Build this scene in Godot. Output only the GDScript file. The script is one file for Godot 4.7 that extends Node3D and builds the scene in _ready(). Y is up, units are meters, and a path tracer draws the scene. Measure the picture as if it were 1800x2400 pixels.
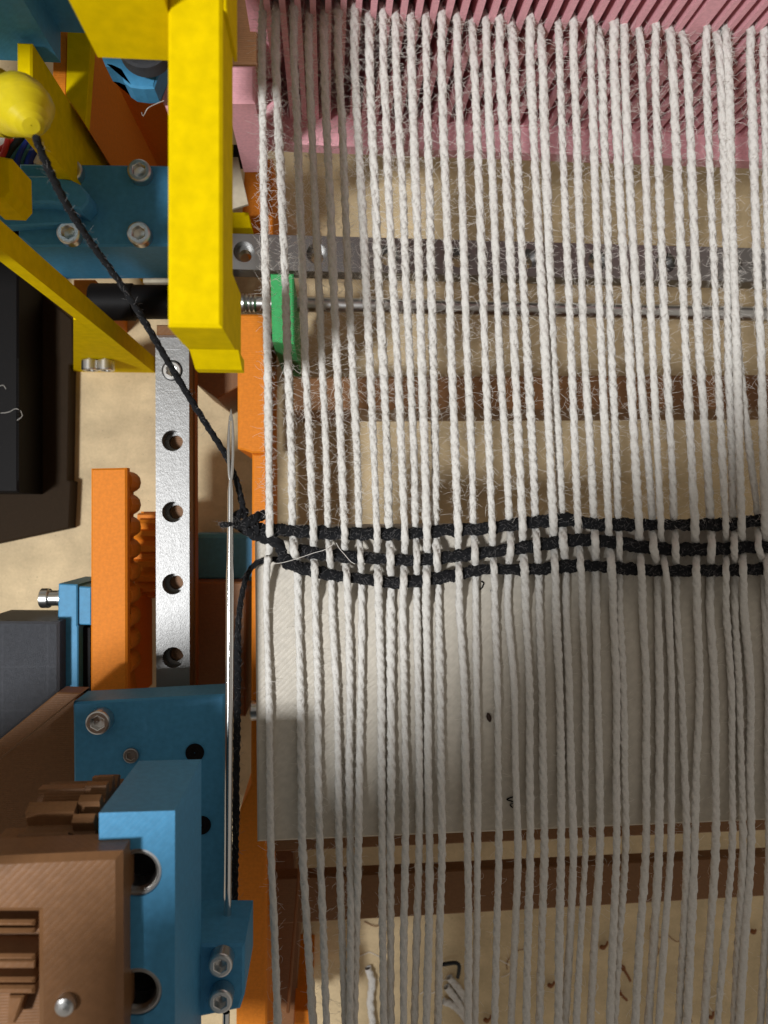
extends Node3D
# A desktop loom made of printed parts, seen from straight above. Lengths below are millimetres; d = depth under the lens.

const FOC := 1733.0          # focal length in photo pixels (photo 1800 x 2400)
const TILT := 0.0750         # the lens leans a little to the right
const HH := 262.0            # lens above the table, mm
const LAMP := Vector3(-0.24, 0.57, 0.09)
const LAMP_SIZE := 0.055
const FILL := 0.29

var M := {}
var rng := RandomNumberGenerator.new()
var used := {}

# ------------------------------------------------------------------ helpers
func P(px: float, py: float, d: float) -> Vector3:
	var a := px - 900.0
	var x := FOC * sin(TILT) + a * cos(TILT)
	var y := FOC * cos(TILT) - a * sin(TILT)
	var s := d / y
	return Vector3(x * s, HH - d, (py - 1200.0) * s) * 0.001

func Y(d: float) -> float:
	return (HH - d) * 0.001

class MB:
	var v := PackedVector3Array()
	var n := PackedVector3Array()
	var ix := PackedInt32Array()
	func tri(a: Vector3, b: Vector3, c: Vector3, want: Vector3) -> void:
		var k := (b - a).cross(c - a)
		if k.length_squared() < 1e-22:
			return
		var i := v.size()
		k = k.normalized()
		if k.dot(want) < 0.0:
			k = -k
			v.append_array([a, b, c])
		else:
			v.append_array([a, c, b])
		n.append_array([k, k, k])
		ix.append_array([i, i + 1, i + 2])
	func quad(a: Vector3, b: Vector3, c: Vector3, d: Vector3, want: Vector3) -> void:
		tri(a, b, c, want)
		tri(a, c, d, want)
	# grid of rings (each the same count, closed), smooth, normals given
	func rings(pos: Array, nor: Array, closed := true) -> void:
		var m: int = pos[0].size()
		var base := v.size()
		for k in pos.size():
			v.append_array(pos[k])
			n.append_array(nor[k])
		for k in pos.size() - 1:
			var e := m if closed else m - 1
			for j in e:
				var a := base + k * m + j
				var b := base + k * m + (j + 1) % m
				var c := a + m
				var d := b + m
				ix.append_array([a, b, c, b, d, c])
	# convex or concave outline (x,z) in metres, top y0, bottom y1, chamfer b
	func prism(poly: PackedVector2Array, y0: float, y1: float, b := 0.0003) -> void:
		if not Geometry2D.is_polygon_clockwise(poly):
			poly.reverse()
		var c := poly.size()
		var inn := PackedVector2Array()
		for i in c:
			var p := poly[i]
			var e0 := (p - poly[(i + c - 1) % c]).normalized()
			var e1 := (poly[(i + 1) % c] - p).normalized()
			var n0 := Vector2(-e0.y, e0.x)
			var n1 := Vector2(-e1.y, e1.x)
			var mid := (n0 + n1)
			var den := maxf(0.35, 1.0 + n0.dot(n1))
			inn.append(p + mid * (b / den))
		if not Geometry2D.is_point_in_polygon(inn[0], poly):
			for i in c:
				inn[i] = 2.0 * poly[i] - inn[i]
		var t := Geometry2D.triangulate_polygon(inn)
		for i in range(0, t.size(), 3):
			var q := []
			for k in 3:
				q.append(Vector3(inn[t[i + k]].x, y0, inn[t[i + k]].y))
			tri(q[0], q[1], q[2], Vector3.UP)
		t = Geometry2D.triangulate_polygon(poly)
		for i in range(0, t.size(), 3):
			var q := []
			for k in 3:
				q.append(Vector3(poly[t[i + k]].x, y1, poly[t[i + k]].y))
			tri(q[0], q[1], q[2], Vector3.DOWN)
		for i in c:
			var j := (i + 1) % c
			var o := poly[i] - inn[i] + poly[j] - inn[j]
			var w := Vector3(o.x, 0, o.y).normalized()
			var a := Vector3(poly[i].x, y0 - b, poly[i].y)
			var a2 := Vector3(poly[j].x, y0 - b, poly[j].y)
			quad(Vector3(inn[i].x, y0, inn[i].y), Vector3(inn[j].x, y0, inn[j].y), a2, a, w + Vector3.UP)
			quad(a, a2, Vector3(a2.x, y1, a2.z), Vector3(a.x, y1, a.z), w)
	func box(lo: Vector3, hi: Vector3, b := 0.0003) -> void:
		prism(PackedVector2Array([Vector2(lo.x, lo.z), Vector2(hi.x, lo.z), Vector2(hi.x, hi.z), Vector2(lo.x, hi.z)]), hi.y, lo.y, b)
	# turned shape: profile of [radius, height along axis, hexagon?]; smooth only where the profile says so
	func lathe(at: Vector3, axis: Vector3, prof: Array, seg := 28) -> void:
		var s := axis.cross(Vector3.RIGHT if absf(axis.x) < 0.7 else Vector3.FORWARD).normalized()
		var t := s.cross(axis).normalized()
		for k in prof.size() - 1:
			var A: Array = prof[k]
			var B: Array = prof[k + 1]
			var pos := [PackedVector3Array(), PackedVector3Array()]
			var nor := [PackedVector3Array(), PackedVector3Array()]
			var dr: float = B[0] - A[0]
			var dh: float = B[1] - A[1]
			var nn := Vector2(dh, -dr).normalized()
			for j in seg:
				var an := TAU * j / seg
				var ra := s * cos(an) + t * sin(an)
				for q in 2:
					var R: Array = prof[k + q]
					var rr: float = R[0]
					if R.size() > 2:
						rr = rr / cos(fposmod(an, PI / 3.0) - PI / 6.0)
					pos[q].append(at + ra * rr + axis * R[1])
					nor[q].append((ra * nn.x + axis * nn.y).normalized())
			rings(pos, nor)
	func tube(pts: PackedVector3Array, rad: Array, sides := 8, flat_y := 1.0) -> void:
		var pos := []
		var nor := []
		var m := pts.size()
		for k in m:
			var tg := (pts[mini(k + 1, m - 1)] - pts[maxi(k - 1, 0)]).normalized()
			var s := tg.cross(Vector3.UP)
			s = Vector3.RIGHT if s.length() < 0.05 else s.normalized()
			var u := s.cross(tg).normalized()
			var r: float = rad[k] if k < rad.size() else rad[-1]
			var pp := PackedVector3Array()
			var pn := PackedVector3Array()
			for j in sides:
				var an := TAU * j / sides
				var ra := s * cos(an) + u * sin(an) * flat_y
				pp.append(pts[k] + ra * r)
				pn.append((s * cos(an) + u * sin(an)).normalized())
			pos.append(pp)
			nor.append(pn)
		rings(pos, nor)
	func mesh(origin: Vector3) -> ArrayMesh:
		var a := []
		a.resize(Mesh.ARRAY_MAX)
		var w := v.duplicate()
		for i in w.size():
			w[i] -= origin
		a[Mesh.ARRAY_VERTEX] = w
		a[Mesh.ARRAY_NORMAL] = n
		a[Mesh.ARRAY_INDEX] = ix
		var m := ArrayMesh.new()
		m.add_surface_from_arrays(Mesh.PRIMITIVE_TRIANGLES, a)
		return m
	func base() -> Vector3:
		var lo := v[0]
		var hi := v[0]
		for p in v:
			lo = lo.min(p)
			hi = hi.max(p)
		return Vector3((lo.x + hi.x) / 2, lo.y, (lo.z + hi.z) / 2)

func numbered(c: String) -> String:
	var k: int = used.get(c, 0)
	used[c] = k + 1
	return c if k == 0 else "%s_%03d" % [c, k]

func tag(o: Node3D, label: String, cat: String, group := "") -> void:
	o.set_meta("label", label)
	o.set_meta("category", cat)
	if group != "":
		o.set_meta("group", group)

func thing(called: String, at: Vector3, label: String, cat: String, group := "") -> Node3D:
	var o := Node3D.new()
	o.name = numbered(called)
	add_child(o)
	o.position = at
	tag(o, label, cat, group)
	return o

func wpos(o: Node3D) -> Vector3:
	return o.position + (wpos(o.get_parent()) if o.get_parent() != self else Vector3.ZERO)

func part(root: Node3D, called: String, mb: MB, m: Material) -> MeshInstance3D:
	var o := MeshInstance3D.new()
	o.name = called
	o.mesh = mb.mesh(wpos(root))
	o.material_override = m
	root.add_child(o, true)
	return o

func solo(called: String, mb: MB, m: Material, label: String, cat: String, group := "") -> MeshInstance3D:
	var o := MeshInstance3D.new()
	o.name = numbered(called)
	var b := mb.base()
	o.mesh = mb.mesh(b)
	o.position = b
	o.material_override = m
	add_child(o)
	tag(o, label, cat, group)
	return o

func struct_(called: String, mb: MB, m: Material) -> void:
	var o := MeshInstance3D.new()
	o.name = numbered(called)
	o.mesh = mb.mesh(Vector3.ZERO)
	o.material_override = m
	add_child(o)
	o.set_meta("kind", "structure")

# outline given as photo points seen at depth d0, walls straight down to d1
func pz(pts: Array, d0: float, d1: float, b := 0.3) -> MB:
	var mb := MB.new()
	addp(mb, pts, d0, d1, b)
	return mb

func addp(mb: MB, pts: Array, d0: float, d1: float, b := 0.3) -> void:
	var poly := PackedVector2Array()
	for q in pts:
		var p := P(q[0], q[1], d0)
		poly.append(Vector2(p.x, p.z))
	mb.prism(poly, Y(d0), Y(d1), b * 0.001)

# box between millimetre limits x, z and depths
func bx(x0: float, x1: float, z0: float, z1: float, d0: float, d1: float, b := 0.3) -> MB:
	var mb := MB.new()
	mb.box(Vector3(x0, HH - d1, z0) * 0.001, Vector3(x1, HH - d0, z1) * 0.001, b * 0.001)
	return mb

func X(px: float, py: float, d: float) -> float:
	return P(px, py, d).x * 1000.0

func Z(px: float, py: float, d: float) -> float:
	return P(px, py, d).z * 1000.0

# flat bar with round holes: from a to b (centre line, metres, top face), half width hw, thickness th, holes = distances along it, radius hr
func bar_holes(mb: MB, a: Vector3, b: Vector3, hw: float, th: float, holes: Array, hr: float, floor_depth := -1.0, inner := 0.0) -> void:
	var u := (b - a).normalized()
	var w := u.cross(Vector3.UP).normalized()
	var L := a.distance_to(b)
	var dn := Vector3(0, -th, 0)
	var cuts := [0.0]
	for h in holes:
		cuts.append(h - hw)
		cuts.append(h + hw)
	cuts.append(L)
	for i in range(0, cuts.size(), 2):
		if cuts[i + 1] - cuts[i] > 1e-6:
			var p: Vector3 = a + u * cuts[i]
			var q: Vector3 = a + u * cuts[i + 1]
			mb.quad(p - w * hw, q - w * hw, q + w * hw, p + w * hw, Vector3.UP)
	for h in holes:
		var c: Vector3 = a + u * h
		var seg := 40
		for j in seg:
			var pr := []
			for k in 2:
				var an := TAU * (j + k) / seg + PI / 4
				var dv := Vector2(cos(an), sin(an))
				var sq := hw / maxf(absf(dv.x), absf(dv.y))
				pr.append([c + (u * dv.x + w * dv.y) * sq, c + (u * dv.x + w * dv.y) * hr, u * dv.x + w * dv.y])
			mb.quad(pr[0][0], pr[1][0], pr[1][1], pr[0][1], Vector3.UP)
			var fl := dn if floor_depth < 0.0 else Vector3(0, -floor_depth, 0)
			mb.quad(pr[0][1], pr[1][1], pr[1][1] + fl, pr[0][1] + fl, -pr[0][2])
			if floor_depth >= 0.0:
				var i0: Vector3 = c + fl + pr[0][2] * inner
				var i1: Vector3 = c + fl + pr[1][2] * inner
				mb.quad(pr[0][1] + fl, pr[1][1] + fl, i1, i0, Vector3.UP)
				if inner > 0.0:
					mb.quad(i0, i1, i1 + dn - fl, i0 + dn - fl, -pr[0][2])
	var s := [a - w * hw, b - w * hw, b + w * hw, a + w * hw]
	for i in 4:
		var p: Vector3 = s[i]
		var q: Vector3 = s[(i + 1) % 4]
		mb.quad(p, q, q + dn, p + dn, (p + q) / 2 - (a + b) / 2)

func catmull(p: PackedVector3Array, step: float) -> PackedVector3Array:
	var out := PackedVector3Array()
	for i in p.size() - 1:
		var a := p[maxi(i - 1, 0)]
		var b := p[i]
		var c := p[i + 1]
		var d := p[mini(i + 2, p.size() - 1)]
		var L := b.distance_to(c)
		# centripetal-like tangents
		var t1 := (c - a) * (L / maxf(1e-9, a.distance_to(b) + L)) if i > 0 else (c - b)
		var t2 := (d - b) * (L / maxf(1e-9, c.distance_to(d) + L)) if i + 2 < p.size() else (c - b)
		var k := maxi(1, int(ceil(L / step)))
		for j in k:
			var t := float(j) / k
			var t_2 := t * t
			var t_3 := t_2 * t
			out.append(b * (2 * t_3 - 3 * t_2 + 1) + t1 * (t_3 - 2 * t_2 + t) + c * (-2 * t_3 + 3 * t_2) + t2 * (t_3 - t_2))
	out.append(p[-1])
	return out

# twisted yarn along pts; all in metres
func yarn(mb: MB, pts: PackedVector3Array, R: float, plies: int, pitch: float, sides: int, flat_y := 1.0, phase := 0.0, rough := 0.05, groove := 0.25) -> void:
	var pos := []
	var nor := []
	var s := 0.0
	var m := pts.size()
	var wob := 1.0
	for k in m:
		if k > 0:
			s += pts[k].distance_to(pts[k - 1])
		wob = lerpf(wob, 1.0 + rng.randf_range(-1, 1) * rough * 6.0, 0.09)
		var tg := (pts[mini(k + 1, m - 1)] - pts[maxi(k - 1, 0)]).normalized()
		var sd := tg.cross(Vector3.UP)
		sd = Vector3.RIGHT if sd.length() < 0.05 else sd.normalized()
		var u := sd.cross(tg).normalized()
		var ph := phase + TAU * s / pitch + 0.9 * sin(s * 210.0 + phase) + 1.1 * sin(s * 67.0 + 2.0 * phase)
		var pp := PackedVector3Array()
		var pn := PackedVector3Array()
		for j in sides:
			var an := TAU * j / sides
			var q := plies * 0.5 * (an - ph)
			var cc := absf(cos(q))
			var rr := R * wob * (1.0 - groove + groove * cc)
			var dr := -R * groove * plies * 0.5 * sin(q) * signf(cos(q))
			var ra := sd * cos(an) + u * sin(an) * flat_y
			var th := -sd * sin(an) + u * cos(an)
			var jit := 1.0 + rng.randf_range(-1, 1) * rough
			pp.append(pts[k] + ra * rr * jit)
			pn.append(((sd * cos(an) + u * sin(an)) - th * (dr / rr) + tg * (dr * TAU / pitch) + Vector3(rng.randf_range(-1, 1), rng.randf_range(-1, 1), rng.randf_range(-1, 1)) * rough * 2.0).normalized())
		pos.append(pp)
		nor.append(pn)
	mb.rings(pos, nor)

# loose fibres standing off a yarn
func fuzz(pts: PackedVector3Array, R: float, per_mm: float, length: float, thick: float, i0 := 0, i1 := -1, joints := 5) -> MB:
	var mb := MB.new()
	var m := pts.size()
	if i1 < 0:
		i1 = m - 2
	for k in range(i0, i1):
		var seg := pts[k].distance_to(pts[k + 1]) * 1000.0
		var want := seg * per_mm
		var cnt := int(want) + (1 if rng.randf() < want - int(want) else 0)
		for c in cnt:
			var tg := (pts[k + 1] - pts[k]).normalized()
			var sd := tg.cross(Vector3.UP)
			sd = Vector3.RIGHT if sd.length() < 0.05 else sd.normalized()
			var u := sd.cross(tg)
			var an := rng.randf() * TAU
			var dir := (sd * cos(an) + u * sin(an) + tg * rng.randf_range(-1.2, 1.2)).normalized()
			var p := pts[k].lerp(pts[k + 1], rng.randf()) + (sd * cos(an) + u * sin(an)) * R * 0.75
			var L := length * (0.35 + 1.3 * rng.randf() * rng.randf())
			var h := PackedVector3Array([p])
			var bend := Vector3(rng.randf_range(-1, 1), rng.randf_range(-1, 1), rng.randf_range(-1, 1)) * 0.95
			for e in joints:
				dir = (dir + bend + Vector3(rng.randf_range(-1, 1), rng.randf_range(-1, 1), rng.randf_range(-1, 1)) * 0.35).normalized()
				p += dir * L / joints
				h.append(p)
			mb.tube(h, [thick, thick, thick, thick * 0.9, thick * 0.8, thick * 0.5], 3)
	return mb

func stuff(root: Node3D, called: String, mb: MB, m: Material) -> void:
	if mb.v.size() == 0:
		return
	part(root, called, mb, m).set_meta("kind", "stuff")

# socket screw: at = top centre of the head; axis points out of the head
func screw(root: Node3D, at: Vector3, axis: Vector3, r: float, m: Material, head := 0.003, shaft := 0.006) -> void:
	var mb := MB.new()
	var hx := r * 0.5
	mb.lathe(at, axis, [[0.0, -head * 0.62], [hx * 0.98, -head * 0.55, 1], [hx, -0.0001, 1], [hx + r * 0.06, 0.0, 1], [r * 0.84, 0.0], [r * 0.95, -r * 0.05], [r, -r * 0.16], [r, -head + r * 0.05], [r * 0.93, -head], [r * 0.56, -head], [r * 0.55, -head - shaft]], 36)
	part(root, "screw", mb, m)

# ------------------------------------------------------------------ textures and materials
func grey(n: int, f: Callable) -> ImageTexture:
	var im := Image.create(n, n, false, Image.FORMAT_RGB8)
	for y in n:
		for x in n:
			var g: float = clampf(f.call(x, y), 0, 1)
			im.set_pixel(x, y, Color(g, g, g))
	return ImageTexture.create_from_image(im)

func noise_img(n: int, freq: float, oct: int, seed_: int) -> Image:
	var fn := FastNoiseLite.new()
	fn.seed = seed_
	fn.frequency = freq
	fn.noise_type = FastNoiseLite.TYPE_SIMPLEX_SMOOTH
	fn.fractal_octaves = oct
	return fn.get_seamless_image(n, n)

func lin(r: float, g: float, b: float) -> Color:
	return Color(r, g, b).linear_to_srgb()

func mat(called: String, c: Color, rough: float, tone: Texture2D = null, tone_scale := 40.0, bump: Texture2D = null, bump_mm := 0.0, bump_scale := 100.0) -> StandardMaterial3D:
	var m := StandardMaterial3D.new()
	m.resource_name = called
	m.albedo_color = c
	m.roughness = rough
	m.metallic_specular = 0.33
	if tone:
		m.albedo_texture = tone
	if bump:
		m.heightmap_enabled = true
		m.heightmap_texture = bump
		m.heightmap_scale = bump_mm * 0.1
	m.uv1_triplanar = true
	m.uv1_world_triplanar = true
	m.uv1_scale = Vector3.ONE * (bump_scale if bump else tone_scale)
	M[called] = m
	return m

func materials() -> void:
	var nA := noise_img(512, 0.012, 5, 3)
	var nB := noise_img(256, 0.09, 3, 7)
	var nC := noise_img(256, 0.25, 2, 11)
	var g := func(im: Image, x: int, y: int) -> float: return im.get_pixel(x % im.get_width(), y % im.get_height()).r
	var layers := grey(256, func(x, y): return (0.5 + 0.5 * sin(TAU * y * 16.0 / 256.0)) * 0.55 + g.call(nB, x, y) * 0.3 + g.call(nC, x, y) * 0.15)
	var diag := grey(256, func(x, y): return pow(absf(sin(PI * (x + y + 5.0 * g.call(nB, x, y)) * 12.0 / 256.0)), 0.6) * (0.35 + 0.5 * g.call(nA, x * 2, y * 2)) + g.call(nC, x, y) * 0.25)
	var grain := grey(256, func(x, y): return g.call(nB, x, y) * 0.5 + g.call(nC, x, y) * 0.5)
	var rough_grain := grey(256, func(x, y): return pow(g.call(nC, x, y), 1.5))
	var fiber := grey(256, func(x, y): return g.call(nC, x, y * 4) * 0.6 + g.call(nB, x, y * 2) * 0.4)
	# colour tones (multiply the base colour): faint mottling of printed plastic
	var tone := grey(512, func(x, y): return 0.88 + 0.09 * g.call(nA, x, y) + 0.03 * g.call(nC, x, y))
	# board: fibres and sparse dark flecks
	var board := Image.create(1024, 1024, false, Image.FORMAT_RGB8)
	var r2 := RandomNumberGenerator.new()
	r2.seed = 5
	for y in 1024:
		for x in 1024:
			var t: float = 0.78 + 0.16 * g.call(nA, x / 2, y / 2) + 0.05 * g.call(nB, x, y) + 0.05 * g.call(nA, x + 200, y * 2) - 0.06 * g.call(nC, x, y)
			board.set_pixel(x, y, Color(t, t * 0.985, t * 0.95))
	for k in 420:
		var cx := r2.randi_range(3, 1018)
		var cy := r2.randi_range(3, 1018)
		var L := r2.randi_range(1, 4)
		for e in L:
			var c0 := board.get_pixel(cx + e, cy + (e * k) % 3)
			board.set_pixel(cx + e, cy + (e * k) % 3, c0 * r2.randf_range(0.55, 0.85))
	var board_t := ImageTexture.create_from_image(board)
	var steel_n := grey(256, func(x, y): return 0.35 + 0.4 * g.call(nC, x * 2, y / 2) * g.call(nB, x, y / 2) + 0.25 * g.call(nA, x, y))

	mat("table_board", lin(0.75, 0.60, 0.385), 0.62, board_t, 8.0)
	mat("yellow", lin(0.76, 0.545, 0.0), 0.8, tone, 40)
	M.yellow.metallic_specular = 0.14
	mat("yellow_glossy", lin(0.62, 0.49, 0.015), 0.28, tone, 60)
	mat("orange", lin(0.76, 0.225, 0.014), 0.6, tone, 40, layers, 0.04, 120)
	mat("blue", lin(0.066, 0.275, 0.48), 0.5, tone, 40, diag, 0.02, 75)
	mat("pink", lin(0.86, 0.43, 0.47), 0.6, tone, 40, layers, 0.04, 120)
	mat("brown", lin(0.22, 0.105, 0.044), 0.42, tone, 40, diag, 0.07, 62)
	mat("gearbox_brown", lin(0.22, 0.105, 0.044), 0.36, tone, 40, diag, 0.03, 62)
	mat("brown_plain", lin(0.22, 0.105, 0.044), 0.5, tone, 40, layers, 0.05, 120)
	mat("green", lin(0.06, 0.42, 0.13), 0.5, tone, 40, grain, 0.05, 90)
	mat("white_print", lin(0.58, 0.53, 0.45), 0.42, tone, 40, diag, 0.075, 62)
	mat("cream_tape", lin(0.62, 0.54, 0.40), 0.8, tone, 60)
	mat("black", lin(0.007, 0.006, 0.006), 0.55, tone, 40, grain, 0.03, 120)
	mat("black_wall", lin(0.030, 0.018, 0.009), 0.7, tone, 40, layers, 0.05, 120)
	for k in ["black", "black_wall"]:
		M[k].metallic_specular = 0.22
	mat("charcoal", lin(0.075, 0.078, 0.088), 0.5, tone, 60, rough_grain, 0.30, 90)
	var cotton := mat("cotton", lin(0.73, 0.70, 0.65), 0.95, tone, 150, fiber, 0.11, 250)
	cotton.rim_enabled = true
	cotton.rim = 0.25
	cotton.rim_tint = 0.7
	mat("cotton_fuzz", lin(0.80, 0.76, 0.70), 0.9)
	M.cotton_fuzz.backlight_enabled = true
	M.cotton_fuzz.backlight = Color(0.5, 0.48, 0.45)
	var bl := mat("black_yarn", lin(0.008, 0.0082, 0.0095), 0.9, tone, 150, fiber, 0.08, 250)
	bl.rim_enabled = true
	bl.rim = 0.1
	bl.rim_tint = 0.4
	mat("black_fuzz", lin(0.20, 0.19, 0.19), 0.9)
	for s in [["steel", 0.62, 0.30, 0.02], ["rail_steel", 0.235, 0.47, 0.13], ["needle_steel", 0.68, 0.16, 0.0], ["dark_steel", 0.30, 0.38, 0.02]]:
		var m := mat(s[0], lin(s[1], s[1] * 0.985, s[1] * 0.96), s[2], steel_n if s[3] > 0.0 else null, 60, steel_n if s[3] > 0.0 else null, s[3], 90)
		m.metallic = 1.0
		m.albedo_texture = null
	mat("wire_red", lin(0.45, 0.03, 0.025), 0.4)
	mat("wire_blue", lin(0.02, 0.04, 0.28), 0.4)
	mat("wire_teal", lin(0.03, 0.12, 0.16), 0.4)
	mat("wire_white", lin(0.7, 0.66, 0.6), 0.5)
	mat("wire_black", lin(0.012, 0.014, 0.016), 0.4)
	mat("seed", lin(0.03, 0.015, 0.01), 0.4)
	mat("scrap", lin(0.20, 0.075, 0.025), 0.6)
	mat("lamp_housing", lin(0.7, 0.7, 0.7), 0.4)
	var lp := mat("lamp_glow", Color(1, 1, 1), 0.5)
	lp.emission_enabled = true
	lp.emission = Color(0.98, 0.99, 1.0)
	lp.emission_energy_multiplier = 6.0

# ------------------------------------------------------------------ build
func _ready() -> void:
	rng.seed = 20
	# camera
	var cam := Camera3D.new()
	cam.name = "camera"
	add_child(cam)
	var fw := Vector3(sin(TILT), -cos(TILT), 0)
	cam.look_at_from_position(Vector3(0, HH * 0.001, 0), Vector3(0, HH * 0.001, 0) + fw, Vector3(0, 0, -1))
	cam.fov = rad_to_deg(2.0 * atan(1200.0 / FOC))
	cam.near = 0.01
	cam.far = 10.0
	var ca := CameraAttributesPhysical.new()
	ca.frustum_focal_length = 12.0 * FOC / 1200.0
	ca.frustum_focus_distance = 0.172
	ca.exposure_aperture = 15.0
	ca.exposure_multiplier = 1.0
	cam.attributes = ca
	# surroundings: an even dim room
	var we := WorldEnvironment.new()
	we.name = "room_light"
	var env := Environment.new()
	env.background_mode = Environment.BG_COLOR
	env.background_color = Color(FILL, FILL * 0.92, FILL * 0.82).linear_to_srgb()
	env.tonemap_mode = Environment.TONE_MAPPER_LINEAR
	env.tonemap_exposure = 1.1
	env.sdfgi_enabled = true
	env.ssao_enabled = true
	env.ssil_enabled = true
	we.environment = env
	add_child(we)
	materials()
	lamp()
	phone()
	# setting
	struct_("table", bx(-450, 450, -450, 450, 262, 280, 1.0), M.table_board)
	left_top()
	left_middle()
	left_bottom()
	under_warp()
	heddle()
	breast_plate()
	needle()
	warp()
	weft()
	scraps()

func lamp() -> void:
	var aim := Vector3(0.0, 0.09, 0.0)
	var f := (aim - LAMP).normalized()
	var root := thing("desk_lamp", LAMP, "white square panel lamp shining down over the loom from the left", "lamp")
	var s := f.cross(Vector3(0, 0, -1)).normalized()
	var u := s.cross(f).normalized()
	var h := LAMP_SIZE / 2
	var mb := MB.new()
	mb.quad(LAMP - s * h - u * h, LAMP + s * h - u * h, LAMP + s * h + u * h, LAMP - s * h + u * h, f)
	part(root, "lamp_panel", mb, M.lamp_glow)
	mb = MB.new()
	var e := h + 0.012
	var bk := LAMP - f * 0.02
	var c := [-s * e - u * e, s * e - u * e, s * e + u * e, -s * e + u * e]
	for i in 4:
		mb.quad(LAMP - f * 0.002 + c[i], LAMP - f * 0.002 + c[(i + 1) % 4], bk + c[(i + 1) % 4], bk + c[i], c[i] + c[(i + 1) % 4])
	mb.quad(bk + c[0], bk + c[1], bk + c[2], bk + c[3], -f)
	part(root, "lamp_housing", mb, M.lamp_housing)
	var li := AreaLight3D.new()
	li.name = "lamp_light"
	li.area_size = Vector2(LAMP_SIZE, LAMP_SIZE)
	li.area_normalize_energy = true
	li.light_color = Color(0.98, 0.99, 1.0)
	li.light_energy = 0.30
	li.shadow_enabled = true
	root.add_child(li)
	li.look_at_from_position(LAMP + f * 0.004, aim, Vector3(0, 0, -1))

func phone() -> void:
	# the phone that takes the picture: its lens is the camera, its body shades the right of the cloth
	var y := HH + 3.0
	var mb := MB.new()
	var o := PackedVector2Array()
	for q in [[-101, 77], [-99, 70], [-95, 67], [-82, 67], [-73, 62], [-60, 44], [-46, 29], [-18, 13], [6, 6], [13, 9], [17, 18], [17, 175], [-86, 175], [-101, 163]]:
		o.append(Vector2(q[0], q[1]) * 0.001)
	mb.prism(o, (HH + 12.0) * 0.001, (HH + 3.0) * 0.001, 0.002)
	var root := thing("phone", Vector3(-0.025, y * 0.001, 0.087), "black phone in a bulky rounded grip case held flat above the loom", "phone")
	part(root, "phone_body", mb, M.black)

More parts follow.
